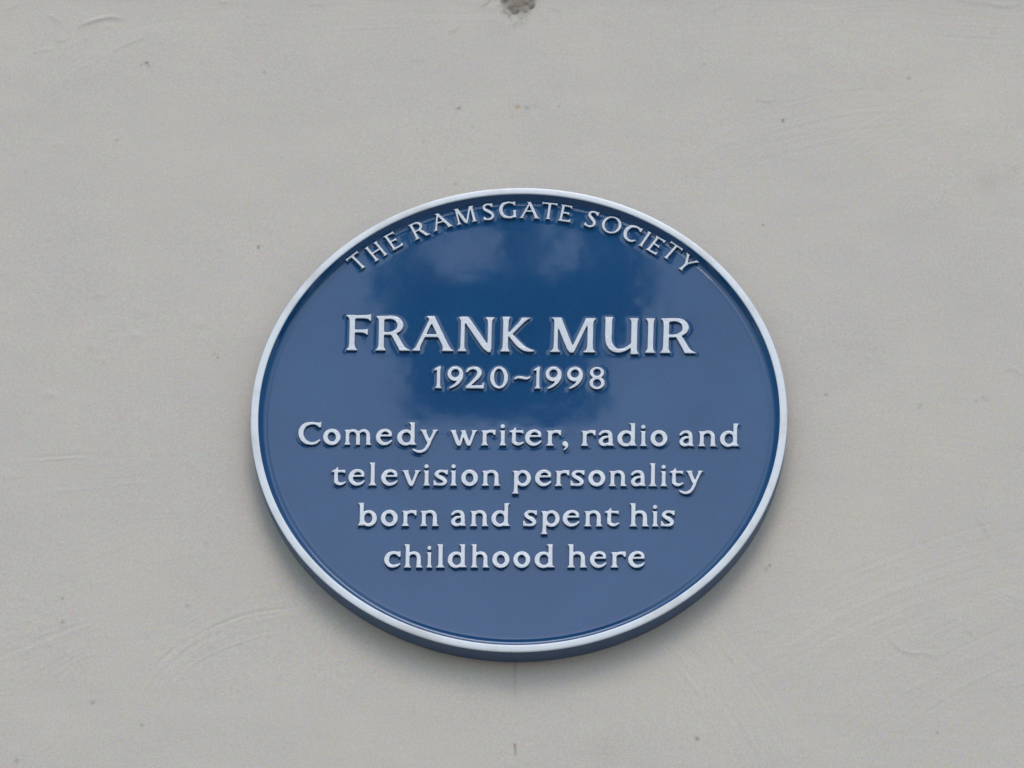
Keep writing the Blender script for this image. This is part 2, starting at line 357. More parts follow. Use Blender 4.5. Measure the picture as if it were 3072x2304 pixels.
    me = bpy.data.meshes.new('wall'); me.vertices.add(NX*NY); me.vertices.foreach_set('co', co.ravel())
    i = np.arange(NY-1)[:, None]*NX+np.arange(NX-1)[None, :]
    q = np.stack([i, i+1, i+NX+1, i+NX], -1).reshape(-1, 4).astype(np.int32); nq = len(q)
    me.loops.add(nq*4); me.loops.foreach_set('vertex_index', q.ravel())
    me.polygons.add(nq); me.polygons.foreach_set('loop_start', np.arange(nq, dtype=np.int32)*4)
    me.polygons.foreach_set('use_smooth', np.ones(nq, bool)); me.update(calc_edges=True)
    for k, v in dirt_and_shade.items():
        full = np.zeros((NY, NX), np.float32); full[oy:oy+ny, ox:ox+nx] = np.clip(v, 0, 1)*fxm[None, :]*fym[:, None]
        at = me.attributes.new(k, 'FLOAT', 'POINT'); at.data.foreach_set('value', full.ravel())
    me.materials.append(WALL)
    o = link(bpy.data.objects.new('wall', me))
    tag(o, 'pale warm grey painted render wall with sweeping brush marks, behind the blue plaque', 'wall')
build_wall()

# ------------------------------------------------------------------ plaque profile
KAPPA = 0.26; R_FACE = 0.2355; Z_FACE = 0.0152
def dish(x, y):
    return Z_FACE - 0.5*KAPPA*(R_FACE**2-(np.asarray(x)**2+np.asarray(y)**2))

plaque = bpy.data.objects.new('wall_plaque', None); plaque.location = W(0, 0, 0); link(plaque)
tag(plaque, 'round blue enamelled commemorative plaque with raised white lettering and white rim on the wall', 'plaque')
# children are modelled in the local frame (x, -z, y)

def lathe(name, prof, matl, n=288, closed=True):
    vs, fs = [], []; m = len(prof)
    for j in range(n):
        a = 2*math.pi*j/n; wob = 1+0.0004*math.sin(3*a+1)+0.0003*math.sin(7*a)
        for (r, z) in prof: vs.append((r*wob*math.cos(a), -z, r*wob*math.sin(a)))
    for j in range(n):
        for k in range(m-1):
            a, b_ = j*m+k, ((j+1) % n)*m+k
            fs.append((a, a+1, b_+1, b_))
    return mesh_obj(name, vs, fs, matl, plaque, smooth=True)

# blue outer edge, and the inner wall running down to the field
edge_prof = [(0.2490, 0.0008), (0.2494, 0.0016), (0.2498, 0.006), (0.2500, 0.012), (0.2501, 0.0178), (0.25005, 0.0200), (0.2500, 0.0218)]
edge_prof = [(r, z-0.0008 if i == 0 else z) for i, (r, z) in enumerate(edge_prof)]
lathe('edge', edge_prof, EDGE)
rim_prof = [(0.2500, 0.0218), (0.2499, 0.0223), (0.2496, 0.0227), (0.2491, 0.0229), (0.2480, 0.0230), (0.2462, 0.02305), (0.2447, 0.0230), (0.2439, 0.02295), (0.2434, 0.0228), (0.2431, 0.0225), (0.2430, 0.0218)]
lathe('rim', rim_prof, RIM)

# ------------------------------------------------------------------ letter shapes
def poly_sdf(X, Y, V):
    V = np.asarray(V, float); d = np.full(X.shape, 1e9); s = np.ones(X.shape); n = len(V)
    for i in range(n):
        a = V[i]; b_ = V[i-1]; e = b_-a; wx = X-a[0]; wy = Y-a[1]
        t_ = np.clip((wx*e[0]+wy*e[1])/(e@e+1e-12), 0, 1)
        d = np.minimum(d, (wx-e[0]*t_)**2+(wy-e[1]*t_)**2)
        c1 = Y >= a[1]; c2 = Y < b_[1]; c3 = e[0]*wy > e[1]*wx
        flip = (c1 & c2 & c3) | (~c1 & ~c2 & ~c3); s = np.where(flip, -s, s)
    return s*np.sqrt(d)
def stroke_sdf(X, Y, pts):
    P = bez(pts, 7); d = np.full(X.shape, 1e9)
    for a, b_ in zip(P[:-1], P[1:]):
        e = b_[:2]-a[:2]; L = e@e+1e-12
        t_ = np.clip(((X-a[0])*e[0]+(Y-a[1])*e[1])/L, 0, 1)
        d = np.minimum(d, np.hypot(X-a[0]-e[0]*t_, Y-a[1]-e[1]*t_)-(a[2]+(b_[2]-a[2])*t_))
    return d
def ell(cx, cy, rx, ry, rot=0, n=40):
    a = np.linspace(0, 2*math.pi, n, endpoint=False); c_, s_ = math.cos(rot), math.sin(rot)
    x, y = rx*np.cos(a), ry*np.sin(a); return np.c_[cx+c_*x-s_*y, cy+s_*x+c_*y]
LAM = 4.2
def S(x0, y0, x1, y1, w, s0, s1):
    """stem from the bottom (x0,y0) to the top (x1,y1), flaring into serifs s=(left,right)"""
    H = y1-y0; ts = np.array([0, 2.6, 4, 6, 9, 13, 18, 26, 34]); ts = ts[ts < H*0.5]
    lv = [(t_, 0, t_) for t_ in ts]+[(H-t_, 1, t_) for t_ in ts[::-1]]
    L, R = [], []
    for yy, e, dd in lv:
        s = s1 if e else s0; f = math.exp(-max(0, dd-2.2)/LAM)
        cx = x0+(x1-x0)*yy/H; cut = 1.2 if dd == 0 else 0
        L.append((cx-(w/2+(s[0]-w/2)*f)+(cut if s[0] > w/2+2 else 0), y0+yy)); R.append((cx+(w/2+(s[1]-w/2)*f)-(cut if s[1] > w/2+2 else 0), y0+yy))
    return ('p', L+R[::-1])
def B(x0, x1, y0, y1, w, s0, s1):
    """arm from (x0,y0) to (x1,y1); s=(down,up) flare at each end"""
    kind, V = S(y0, x0, y1, x1, w, s0, s1); return ('p', [(b_, a) for a, b_ in V])
def C(*p): return ('s', p)
def P(*p): return ('p', p)
def ring(cx, cy, rx, ry, ix, iy, irx, iry, rot=0): return ('r', ell(cx, cy, rx, ry), ell(ix, iy, irx, iry, rot))
def disc(cx, cy, r): return ('p', ell(cx, cy, r, r*1.05, 0, 24))

GL = {
 'F': [S(13.5,0,13.5,99,13,(14,14),(16,7)), B(12,58,93.5,95,9,(4,4),(12.5,7)), B(13,51,54,54,8,(4,4),(11,6))],
 'R': [S(13.5,0,13.5,97,13,(14,12),(14,7)), C((14,92,4.6),(36,93.5,4.8),(51,88,6.3),(58.5,74,7.4),(55,60,6.3),(43,51,4.6),(30,48,3.9),(14,48.5,3.7)), S(67,0,42,50,16,(9,18.5),(7,6))],
 'A': [S(11,0,49,96,10,(11,9.5),(5,5)), S(88,0,46,98,15.5,(15.5,14),(13,7.5)), B(26,74,43,43,8,(4,4),(4,4))],
 'N': [S(11.5,0,11.5,96,9.6,(11.5,11),(11,6)), S(76.5,-2,16,97,18,(4,4),(9,8)), S(76.5,6,76.5,96,9.6,(4.8,4.8),(11,11.5))],
 'K': [S(13,0,13,98,13,(13,12),(9,11)), S(20,45,62,96,12.5,(6,6),(11,12)), C((22,50,4.5),(32,38,6.2),(45,22,7),(58,10,6.2),(70,4.8,4.6),(81,3,2.2))],
 'M': [S(14,0,14,90,9.4,(14,12),(5,5)), S(53,-1,17.5,97,17,(5,5),(15.5,9)), S(54,3,90,95,10.5,(5,5),(6,8)), S(96,0,96,96,13.5,(17,13.5),(11,13.5))],
 'U': [C((9.5,85,7.4),(9.5,50,7.6),(11,30,7.8),(18.5,14,7.3),(31,6,5.8),(45,7.5,5),(58,15,4.6),(67,23,4.5)), S(9.5,50,9.5,100,15,(7.5,7.5),(10,11.5)), S(71.5,-4,71.5,97,14.5,(8,12.5),(12,10))],
 'I': [S(14,0,14,97,13.5,(14,13.5),(14,10.5))],
 'T': [S(40,0,40,92,13,(12.5,12.5),(9,9)), B(0,80,94,94,9.5,(10.5,7),(11,6))],
 'H': [S(12.5,0,12.5,98,13,(12.5,12.5),(12.5,12.5)), S(68,0,68,98,13,(12.5,12.5),(12.5,12.5)), B(12,68,50,50,9,(4.5,4.5),(4.5,4.5))],
 'E': [S(13.5,0,13.5,98,13,(14,7),(15,7)), B(13,60,93.5,93.5,9.5,(4,4),(14,6)), B(13,52,51,51,8.5,(4,4),(10,6)), B(13,65,5,5,10,(4.8,4.8),(5,17))],
 'S': [C((50,85,6),(39,93.5,5.3),(24,94,5.6),(11,84,6.8),(14,67,7.8),(32,52,8.6),(47,37,7.8),(50,20,7),(38,7.5,5.8),(21,5.5,5.3),(7,12,5.3)), P((42,97),(50,98),(57,100),(56,77),(50,76)), P((1,24),(6,24),(13,10),(10,2),(4,4),(1,2))],
 'G': [C((80,87,5.4),(62,94,5.3),(44,94.5,6),(21,85,8.6),(9.8,62,9.2),(10.5,38,9),(24,15,8.6),(46,6,6.2),(64,7,6),(80,16,5.4)), P((68,97),(79,97),(86,101),(86,77),(79,76),(72,86)), S(80,3,80,48,13.5,(7,7),(9,11.5))],
 'O': [ring(46,49.5,46,51,46,49.5,32,42,0.12)],
 'C': [C((76,86,5.6),(60,93,5.4),(44,93.5,6),(22,85,8.4),(10,63,9.4),(10.5,38,9.2),(24,15,8.4),(44,6,6.4),(62,8,5.6),(77,20,3.6)), P((64,96),(75,97),(83,102),(83,77),(77,75),(68,84))],
 'Y': [S(45,0,45,50,13,(12.5,12.5),(8,8)), S(46,42,14,97,15,(8,8),(14,11)), S(44,44,78,97,10.5,(6,6),(10,12.5))],
 '1': [S(18.5,0,18.5,94,14,(16.5,14),(9,9)), P((0,80),(0,88),(20,101),(27.5,100),(26,86),(12,85))],
 '9': [ring(31,67,31.5,34,30.5,69,16,18.5,-0.2), C((54.5,66,7.4),(53.5,50,7.8),(45,31,7.2),(32,16,6),(18,6,4.6),(11,2,3.4))],
 '2': [C((5,77,4.2),(14,89,5.6),(30,93.5,6.4),(46,89,8.2),(54.5,75,9.4),(50,57,8.6),(36,38,7.2),(19,19,6),(8,8,5)), B(2,69,6.5,6.5,13.5,(6.5,5),(7,8)), P((56,8),(66,16),(69,27),(74,25),(72,0),(60,0))],
 '0': [ring(35.5,50,35.5,51,35.5,50,19.5,40,0.05)],
 '8': [ring(30,74,29,26,30,75.5,15,15.5,0.1), ring(31,27,30.5,29,31,26.5,16,17.5,0.1)],
 '~': [C((2,45,3.6),(10,50,5.0),(22,51.5,5.8),(36,49,6.0),(48,46.5,5.6),(58,49,4.2),(63,54.5,2.6))],
 'o': [ring(33,34.5,33,36,33,34.5,15,20,0.12)],
 'n': [S(15,0,15,66,15,(15,15),(14,8)), C((16,50,5),(26,60,6),(38,63,6.6),(50,59,7.4),(57,47,7.6),(57.5,30,7.6),(57.5,14,7.5)), S(57.5,0,57.5,30,15,(11.5,16),(7.6,7.6))],
 'h': [S(15,0,15,100,15,(15,15),(14,8)), C((16,50,5),(26,60,6),(38,63,6.6),(50,59,7.4),(57,47,7.6),(57.5,30,7.6),(57.5,14,7.5)), S(57.5,0,57.5,30,15,(11.5,16),(7.6,7.6))],
 'm': [S(12,0,12,66,14,(12.5,12.5),(12,8)), C((13,50,4.5),(22,60,5.6),(33,63,6.2),(45,59,7),(52,48,7.2),(53,30,7.2),(53,20,7.2)), S(53,0,53,30,14,(9,9),(7,7)), C((54,50,4.5),(64,60,5.6),(74,63,6.2),(85,59,7),(92,47,7.2),(92.5,30,7.2),(92.5,20,7.2)), S(92.5,0,92.5,30,14,(9,13.5),(7,7))],
 'r': [S(15,0,15,66,15,(15.5,15.5),(14,8)), C((16,50,5),(25,58.5,6),(36,62.5,6.6),(50,61,6)), P((42,68),(49,68),(57,70),(57,46),(52,45),(44,57))],
 'e': [C((57.5,43,5.2),(55,55,6.4),(45,63,6.6),(32,64.5,6.6),(18,57,8.2),(9.5,40,9),(11.5,22,8.8),(24,8.5,8),(38,6,6.6),(52,11,5.2),(61,19.5,3.4)), B(8,61,41,42,8.5,(4,4),(4.2,4.2))],
 'd': [ring(31,33.5,31,35.5,33.5,33.5,16,22,0), S(56,1,56,100,14,(8,16),(15,7.5))],
 'D': [ring(31,33.5,31,35.5,33.5,33.5,16,22,0), S(56,1,56,100,14,(8,16),(7.5,15))],
 'b': [S(16,2,16,100,15,(15,7),(15,8)), ring(43,33.5,31,35.5,41,34,15,22,0)],
 'p': [S(14.5,-34,14.5,66,14,(15,12.5),(14,8)), ring(41,33.5,30.5,36,39.5,34,15.5,22,0)],
 'c': [C((54,57,6),(44,62.5,6.2),(32,63.5,6.8),(17,56,8.2),(9.5,38,9.4),(11.5,22,8.8),(22,9.5,7.8),(36,6.5,6.6),(49,10,5.4),(58,16,3.6)), P((42,69),(53,68),(62,71),(62,46),(56,45),(47,55))],
 'a': [C((5,51,4.8),(14,60,6),(28,63.5,6.2),(40,59,7.2),(45.5,47,7.4),(46,25,7.4)), S(46.5,1,46.5,30,14.8,(8,13.5),(7,7)), C((46,40,4.6),(30,39.5,5),(16,34,6.4),(8.8,21,8),(14,9,7.6),(28,6,6),(44,14,5))],
 's': [C((46,58,5.4),(34,63.5,5.6),(20,62.5,6.4),(10,52,7.2),(17,41,8),(32,32,8.6),(42.5,20,7.6),(38,9,6.6),(25,5.5,5.6),(10,7,5),(5,12,4)), P((38,68),(46,68),(52.5,70),(52,49),(46,48)), P((0,24),(5,24),(12,9),(9,1),(4,2),(0,0))],
 't': [S(17,12,17,68,14.5,(7.2,7.2),(9,8)), P((6,60),(11,66),(20,79),(25,79),(25,58)), C((17,30,7.2),(18.5,15,7.6),(29,7.5,7),(40,7.5,5.6),(53,14,3.4)), B(0,53,62,62,10,(4,3),(10,6))],
 'y': [S(66,11,42,68,17,(7,7),(14,14)), S(57,-10,91,68,12,(6,6),(12,12.5)), C((66,8,6),(55,-13,6.2),(43,-24,6.4),(27,-28,5.8),(11,-23,4.8),(4,-18,3.2))],
 'w': [S(35,-2,12,67,16.5,(5,4.5),(13,12)), S(38,0,54,66,10.5,(4.5,4.5),(6,6)), S(73,-2,51,66,16.5,(5,4.5),(11,9)), S(75,0,95,67,11.5,(4.5,4.5),(12,13))],
 'v': [S(38,-2,14,67,17,(5,5),(14,13)), S(40,1,62,67,11.5,(4.5,4.5),(12,14))],
 'i': [S(14,0,14,66,14.5,(13.5,14),(12.5,8)), disc(13,84,8.6)],
 'l': [S(18,0,18,100,15.5,(18,17),(14,9))],
 ',': [disc(11.5,9,10.8), C((17,8,6),(19.5,0,5.4),(16,-9,4.4),(9,-17,2.8))],
}
GW = {'F':58,'R':85.5,'A':102,'N':88,'K':83,'M':109.5,'U':84,'I':28,'T':80,'H':80.5,'E':65,'S':57,'G':91.5,'O':92,'C':83,'Y':90.5,'1':32.5,'9':62.5,
      '2':74,'0':71,'8':61.5,'~':65,'o':66,'n':73.5,'h':73.5,'m':106,'r':57,'e':64.5,'d':72,'D':72,'b':74,'p':71.5,'c':62,'a':60,'s':53,'t':53.5,
      'y':103.5,'w':108,'v':76,'i':28,'l':35,',':25}
PAD = 16
def glyph_field(ch):
    V = GL[ch]; st = 1.0
    xs = np.arange(-PAD, 130, st); ys = np.arange(-34-PAD, 102+PAD, st); X, Y = np.meshgrid(xs, ys); f = None; k = 3.0
    for it in V:
        if it[0] == 'p': d = poly_sdf(X, Y, it[1] if len(it) == 2 else it[1:])
        elif it[0] == 's': d = stroke_sdf(X, Y, it[1])
        else: d = np.maximum(poly_sdf(X, Y, it[1]), -poly_sdf(X, Y, it[2]))
        if f is None: f = d
        else:
            hh = np.clip(0.5+0.5*(d-f)/k, 0, 1); f = d*(1-hh)+f*hh-k*hh*(1-hh)
    # cast letters have slightly softened corners
    for _ in range(2):
        g = f.copy(); g[1:-1, 1:-1] = (f[1:-1, 1:-1]*4+f[:-2, 1:-1]+f[2:, 1:-1]+f[1:-1, :-2]+f[1:-1, 2:])/8; f = g
    return xs, ys, f
def contours(xs, ys, f):
    """marching squares -> closed loops"""
    ny, nx = f.shape; seg = {}
    ins = f < 0; code = ins[:-1, :-1]*1+ins[:-1, 1:]*2+ins[1:, 1:]*4+ins[1:, :-1]*8
    tab = {1: [(3, 0)], 2: [(0, 1)], 3: [(3, 1)], 4: [(1, 2)], 5: [(3, 2), (1, 0)], 6: [(0, 2)], 7: [(3, 2)], 8: [(2, 3)], 9: [(2, 0)], 10: [(0, 3), (2, 1)], 11: [(2, 1)], 12: [(1, 3)], 13: [(1, 0)], 14: [(0, 3)]}
    def pt(j, i, e):
        if e == 0: a, b_ = (j, i), (j, i+1)
        elif e == 1: a, b_ = (j, i+1), (j+1, i+1)
        elif e == 2: a, b_ = (j+1, i), (j+1, i+1)
        else: a, b_ = (j, i), (j+1, i)
        return (a, b_)
    nxt = {}
    for j, i in zip(*np.nonzero((code > 0) & (code < 15))):
        for e0, e1 in tab[int(code[j, i])]: nxt[pt(int(j), int(i), e0)] = pt(int(j), int(i), e1)
    def xy(k):
        a, b_ = k; fa, fb = f[a], f[b_]; t_ = fa/(fa-fb); xa, ya = xs[a[1]], ys[a[0]]; xb, yb = xs[b_[1]], ys[b_[0]]
        return (xa+(xb-xa)*t_, ya+(yb-ya)*t_)
    loops = []
    while nxt:
        k0 = next(iter(nxt)); k = k0; lp = []
        while k in nxt:
            lp.append(xy(k)); k = nxt.pop(k)
        if len(lp) > 6: loops.append(np.array(lp))
    return loops
def simplify(P_, tol):
    n = len(P_)
    def dp(i, j):
        if j <= i+1: return []
        a, b_ = P_[i], P_[j % n]; e = b_-a; L = np.hypot(*e)+1e-9; Q = P_[i+1:j]
        dd = np.abs((Q[:, 0]-a[0])*e[1]-(Q[:, 1]-a[1])*e[0])/L; m = int(dd.argmax())
        if dd[m] < tol: return []
        m += i+1; return dp(i, m)+[m]+dp(m, j)
    h_ = n//2; idx = [0]+dp(0, h_)+[h_]+dp(h_, n); return P_[idx]
FIELDS, LOOPS = {}, {}
for ch in GL:
    xs_, ys_, f_ = glyph_field(ch); FIELDS[ch] = (xs_[0], ys_[0], f_)
    LOOPS[ch] = [simplify(l, 0.10) for l in contours(xs_, ys_, f_)]

LET_H = 0.0028
def letter_mesh(ch, sx, sy):
    """raised letter: rounded white top, straight blue sides. local x right, y up, z out"""
    cu = bpy.data.curves.new('tmp', 'CURVE'); cu.dimensions = '2D'; cu.fill_mode = 'BOTH'
    bev = 0.00075; cu.extrude = (LET_H+0.0012)/2-bev; cu.bevel_depth = bev; cu.bevel_resolution = 2; cu.offset = -bev*0.95
    for lp in LOOPS[ch]:
        s = cu.splines.new('POLY'); s.points.add(len(lp)-1); s.use_cyclic_u = True
        s.points.foreach_set('co', np.c_[lp[:, 0]*sx, lp[:, 1]*sy, np.zeros(len(lp)), np.ones(len(lp))].ravel())
    ob = bpy.data.objects.new('tmp', cu); me = bpy.data.meshes.new_from_object(ob)
    bpy.data.objects.remove(ob); bpy.data.curves.remove(cu)
    return me

letters = []   # (char, origin x, y, angle, sx, sy)
def finish_letter(ch, ox, oy, ang, sx, sy, nm):
    me = letter_mesh(ch, sx, sy)
    n = len(me.vertices); co = np.empty(n*3, np.float32); me.vertices.foreach_get('co', co); co = co.reshape(-1, 3)
    c_, s_ = math.cos(ang), math.sin(ang)
    X = ox+c_*co[:, 0]-s_*co[:, 1]; Y = oy+s_*co[:, 0]+c_*co[:, 1]
    zl = co[:, 2]+(LET_H-0.0012)/2                # sits 1.2 mm into the field, 3.4 mm proud
    gx = FIELDS[ch]; g = np.random.default_rng(len(letters)+5)
    Z = dish(X, Y)+zl+0.00012*np.sin(X*900+g.random()*6)*np.cos(Y*700)*(zl > 0.001)
    # a hair of draft: base slightly wider than the top is left to the bevel
    cx_, cy_ = float(X.mean()), float(Y.mean()); cz = float(dish(cx_, cy_))
    out = np.c_[X-cx_, -(Z-cz), Y-cy_].astype(np.float32); me.vertices.foreach_set('co', out.ravel()); me.update()
    me.materials.clear(); me.materials.append(WHITE); me.materials.append(BLUE)
    nf = len(me.polygons); cen = np.empty(nf*3, np.float32); me.polygons.foreach_get('center', cen); cen = cen.reshape(-1, 3)
    nrm = np.empty(nf*3, np.float32); me.polygons.foreach_get('normal', nrm); nrm = nrm.reshape(-1, 3)
    zz = -cen[:, 1]; side = (np.abs(nrm[:, 1]) < 0.30) | (zz < LET_H*0.4)
    me.polygons.foreach_set('material_index', side.astype(np.int32)); me.polygons.foreach_set('use_smooth', np.zeros(nf, bool)); me.update()
    me.name = nm
    o = bpy.data.objects.new(nm, me); o.location = (cx_, -cz, cy_); link(o, plaque)
    letters.append((ch, ox, oy, ang, sx, sy))
def surv_letter(px, py):
    x, y = survey(px, py, 0.013)
    for _ in range(3): x, y = survey(px, py, float(dish(x, y))+LET_H)
    return x, y
def row(items, crops, base, hgt):
    """items: (char, crop, x0, x1) measured in zoomed crops; crops: (x offset, zoom); base: two photo points on the baseline"""
    (bx0, by0), (bx1, by1) = base
    for ch, cr, a, b_ in items:
        o_, z_ = crops[cr]; pa, pb = o_+a/z_, o_+b_/z_
        ya = by0+(pa-bx0)*(by1-by0)/(bx1-bx0); yb = by0+(pb-bx0)*(by1-by0)/(bx1-bx0)
        xa, va = surv_letter(pa, ya); xb, vb = surv_letter(pb, yb)
        nm = 'digit' if ch in '12098' else ('dash' if ch == '~' else ('comma' if ch == ',' else 'letter'))
        xoff = 1.5 if ch == '~' else 0.0
        sx = (xb-xa)/GW[ch]
        finish_letter(ch, xa, va, math.atan2(vb-va, xb-xa), sx, hgt/100, nm)
c3, c4 = (1000, 3.95), (1560, 3.95)
row([('F',0,150,440),('R',0,497,920),('A',0,925,1430),('N',0,1470,1905),('K',0,1972,2377),('M',1,350,895),('U',1,995,1410),('I',1,1475,1610),('R',1,1657,2092)],
    (c3, c4), ((1052, 1050.3), (2000, 1058.8)), 0.0390)
row([('1',0,1190,1285),('9',0,1350,1537),('2',0,1565,1787),('0',0,1855,2068),('~',0,2142,2332),('1',1,160,247),('9',1,300,490),('9',1,555,742),('8',1,820,1002)],
    (c3, c4), ((1310, 1164.0), (1800, 1166.0)), 0.0237)
c5, c6 = (860, 3.16), (1560, 3.16)
row([('C',0,110,325),('o',0,343,510),('m',0,545,805),('e',0,843,1000),('d',0,1045,1235),('y',0,1190,1440),('w',0,1545,1812),('r',0,1838,1978),('i',0,2012,2083),('t',0,2110,2243),
     ('e',1,45,205),('r',1,245,388),(',',1,398,458),('r',1,575,715),('a',1,742,892),('d',1,920,1112),('i',1,1133,1203),('o',1,1235,1397),('a',1,1508,1650),('n',1,1685,1867),('D',1,1893,2080)],
    (c5, c6), ((900, 1333.6), (2200, 1339.0)), 0.02467)
row([('t',0,425,555),('e',0,583,740),('l',0,770,855),('e',0,893,1052),('v',0,1087,1275),('i',0,1290,1360),('s',0,1392,1528),('i',0,1545,1617),('o',0,1652,1812),('n',0,1845,2028),('p',0,2135,2315),
     ('e',1,140,298),('r',1,328,465),('s',1,478,612),('o',1,645,808),('n',1,840,1013),('a',1,1048,1195),('l',1,1215,1300),('i',1,1327,1395),('t',1,1418,1545),('y',1,1505,1740)],
    (c5, c6), ((1010, 1455.8), (2090, 1458.8)), 0.02467)
c7, c8 = (1000, 3.687), (1540, 3.687)
row([('b',0,265,480),('o',0,522,712),('r',0,752,918),('n',0,955,1168),('a',0,1298,1470),('n',0,1508,1718),('D',0,1745,1957),('s',1,108,262),('p',1,300,512),('e',1,543,732),('n',1,778,990),
     ('t',1,1010,1165),('h',1,1280,1503),('i',1,1528,1608),('s',1,1632,1785)], (c7, c8), ((1085, 1577.6), (1980, 1579.2)), 0.02467)
row([('c',0,560,742),('h',0,775,990),('i',0,1025,1097),('l',0,1130,1235),('d',0,1262,1480),('h',0,1515,1727),('o',0,1755,1948),('o',0,1988,2178),('d',1,232,460),('h',1,593,818),
     ('e',1,845,1030),('r',1,1073,1243),('e',1,1268,1455)], (c7, c8), ((1175, 1702.4), (1920, 1702.4)), 0.02467)
# arched line, letter centres
arc = [('T',1072,784),('H',1127.8,752.9),('E',1179.3,721.7),('R',1258,687.8),('A',1321.5,662),('M',1395,644.4),('S',1464,635),('G',1523.8,629.5),('A',1590,629.5),('T',1647,632),
       ('E',1697,639),('S',1774.6,656.6),('O',1835,674),('C',1895,699),('I',1936,716),('E',1968.5,735),('T',2014.6,754),('Y',2060.7,789.5)]
ARC_H = 0.0185
rads = [math.hypot(*surv_letter(px, py)) for _, px, py in arc]
print('arc radii', [round(r*1000, 1) for r in rads])
for (ch, px, py), rr in zip(arc, rads):
    x, y = surv_letter(px, py); th = math.atan2(x, y); rm = 0.6*0.2255+0.4*rr if abs(rr-0.2255) < 0.01 else 0.2255
    ang = -th; s = ARC_H/100; sx = s*(1.05 if ch in 'RAY' else 1.12 if ch == 'O' else 1.0)
    w = GW[ch]*sx; c_, s_ = math.cos(ang), math.sin(ang)
    mx, my = x, y
    ox = mx-c_*w/2+s_*ARC_H/2; oy = my-s_*w/2-c_*ARC_H/2
    finish_letter(ch, ox, oy, ang, sx, s, 'letter')

# ------------------------------------------------------------------ blue field: dished, with a fillet into the rim and a meniscus round every letter
def build_field():
    prof_r = np.concatenate([np.arange(0.0012, 0.2325, 0.0012), [0.2330, 0.2336, 0.2341, 0.2345, 0.2350, 0.2356, 0.2362, 0.2370, 0.2378, 0.2386, 0.2394, 0.2401, 0.2410, 0.2418, 0.2426, 0.2430]])
    n = 720
    a = np.linspace(0, 2*math.pi, n, endpoint=False)
    Rr, A = np.meshgrid(prof_r, a, indexing='ij'); X = Rr*np.cos(A); Y = Rr*np.sin(A)
    Z = dish(X, Y).copy()
    # shallow groove and bead beside the rim, then the rim's inner slope
    Z += 0.00009*np.exp(-((Rr-0.2338)/0.0009)**2)
    zf = Z_FACE
    kr = np.array([0.2350, 0.2356, 0.2362, 0.2370, 0.2378, 0.2386, 0.2394, 0.2401, 0.2410, 0.2418, 0.2426, 0.2430])
    kz = np.array([-0.00012, -0.00026, -0.00030, -0.00026, -0.00010, 0.00022, 0.0009, 0.0020, 0.0033, 0.0047, 0.0059, 0.0066])
    far = Rr > 0.23499; Z[far] = zf+np.interp(Rr[far], kr, kz)
    # slow waviness of the casting and brushed enamel
    gn = 512; wv = noise2(gn, gn, 90, 90, 61, 2)*0.000020+noise2(gn, gn, 22, 22, 62, 2)*0.0000035
    I = (X/0.5+0.5)*(gn-2); J = (Y/0.5+0.5)*(gn-2); i0 = np.clip(I.astype(int), 0, gn-2); j0 = np.clip(J.astype(int), 0, gn-2); fi, fj = I-i0, J-j0
    Z += (wv[j0, i0]*(1-fi)+wv[j0, i0+1]*fi)*(1-fj)+(wv[j0+1, i0]*(1-fi)+wv[j0+1, i0+1]*fi)*fj
    # meniscus
    D = np.full(X.shape, 1.0)
    for ch, ox, oy, ang, sx, sy in letters:
        x0, y0, f = FIELDS[ch]; c_, s_ = math.cos(ang), math.sin(ang); w = GW[ch]*sx; rad = 0.5*math.hypot(w, sy*140)+0.012
        mx, my = ox+c_*w/2-s_*sy*40, oy+s_*w/2+c_*sy*40
        m = np.nonzero((X-mx)**2+(Y-my)**2 < rad*rad)
        dx, dy = X[m]-ox, Y[m]-oy; u = (c_*dx+s_*dy)/sx-x0; v = (-s_*dx+c_*dy)/sy-y0
        ok = (u > 0) & (v > 0) & (u < f.shape[1]-2) & (v < f.shape[0]-2); m = (m[0][ok], m[1][ok]); u, v = u[ok], v[ok]
        ui, vi = u.astype(int), v.astype(int); fu, fv = u-ui, v-vi
        d = ((f[vi, ui]*(1-fu)+f[vi, ui+1]*fu)*(1-fv)+(f[vi+1, ui]*(1-fu)+f[vi+1, ui+1]*fu)*fv)*sy
        D[m] = np.minimum(D[m], d)
    Dp = np.maximum(D, 0)
    Z += np.where(far, 0, 0.00011*np.exp(-(Dp/0.0009)))
    NR = len(prof_r); co = np.stack([X, -Z, Y], -1).reshape(-1, 3); co = np.vstack([co, [[0, -float(Z[0].mean()), 0]]]).astype(np.float32)
    me = bpy.data.meshes.new('field'); me.vertices.add(len(co)); me.vertices.foreach_set('co', co.ravel())
    k, j = np.meshgrid(np.arange(NR-1), np.arange(n), indexing='ij'); j2 = (j+1) % n
    q = np.stack([k*n+j, k*n+j2, (k+1)*n+j2, (k+1)*n+j], -1).reshape(-1, 4)[:, ::-1]
    # winding so that normals face out of the wall (-Y)
    q = q[:, ::-1]
    jj = np.arange(n); tri = np.stack([np.full(n, NR*n), (jj+1) % n, jj], -1)
    loops = np.concatenate([q.ravel(), tri.ravel()]).astype(np.int32); nq = len(q)
    starts = np.concatenate([np.arange(nq)*4, nq*4+np.arange(n)*3]).astype(np.int32)
    me.loops.add(len(loops)); me.loops.foreach_set('vertex_index', loops); me.polygons.add(len(starts)); me.polygons.foreach_set('loop_start', starts)
    me.polygons.foreach_set('use_smooth', np.ones(len(starts), bool)); me.update(calc_edges=True); me.validate()
    me.materials.append(BLUE)
    me.polygons[0].normal
    print('field normal', me.polygons[len(me.polygons)//2].normal)
    link(bpy.data.objects.new('field', me), plaque)
build_field()

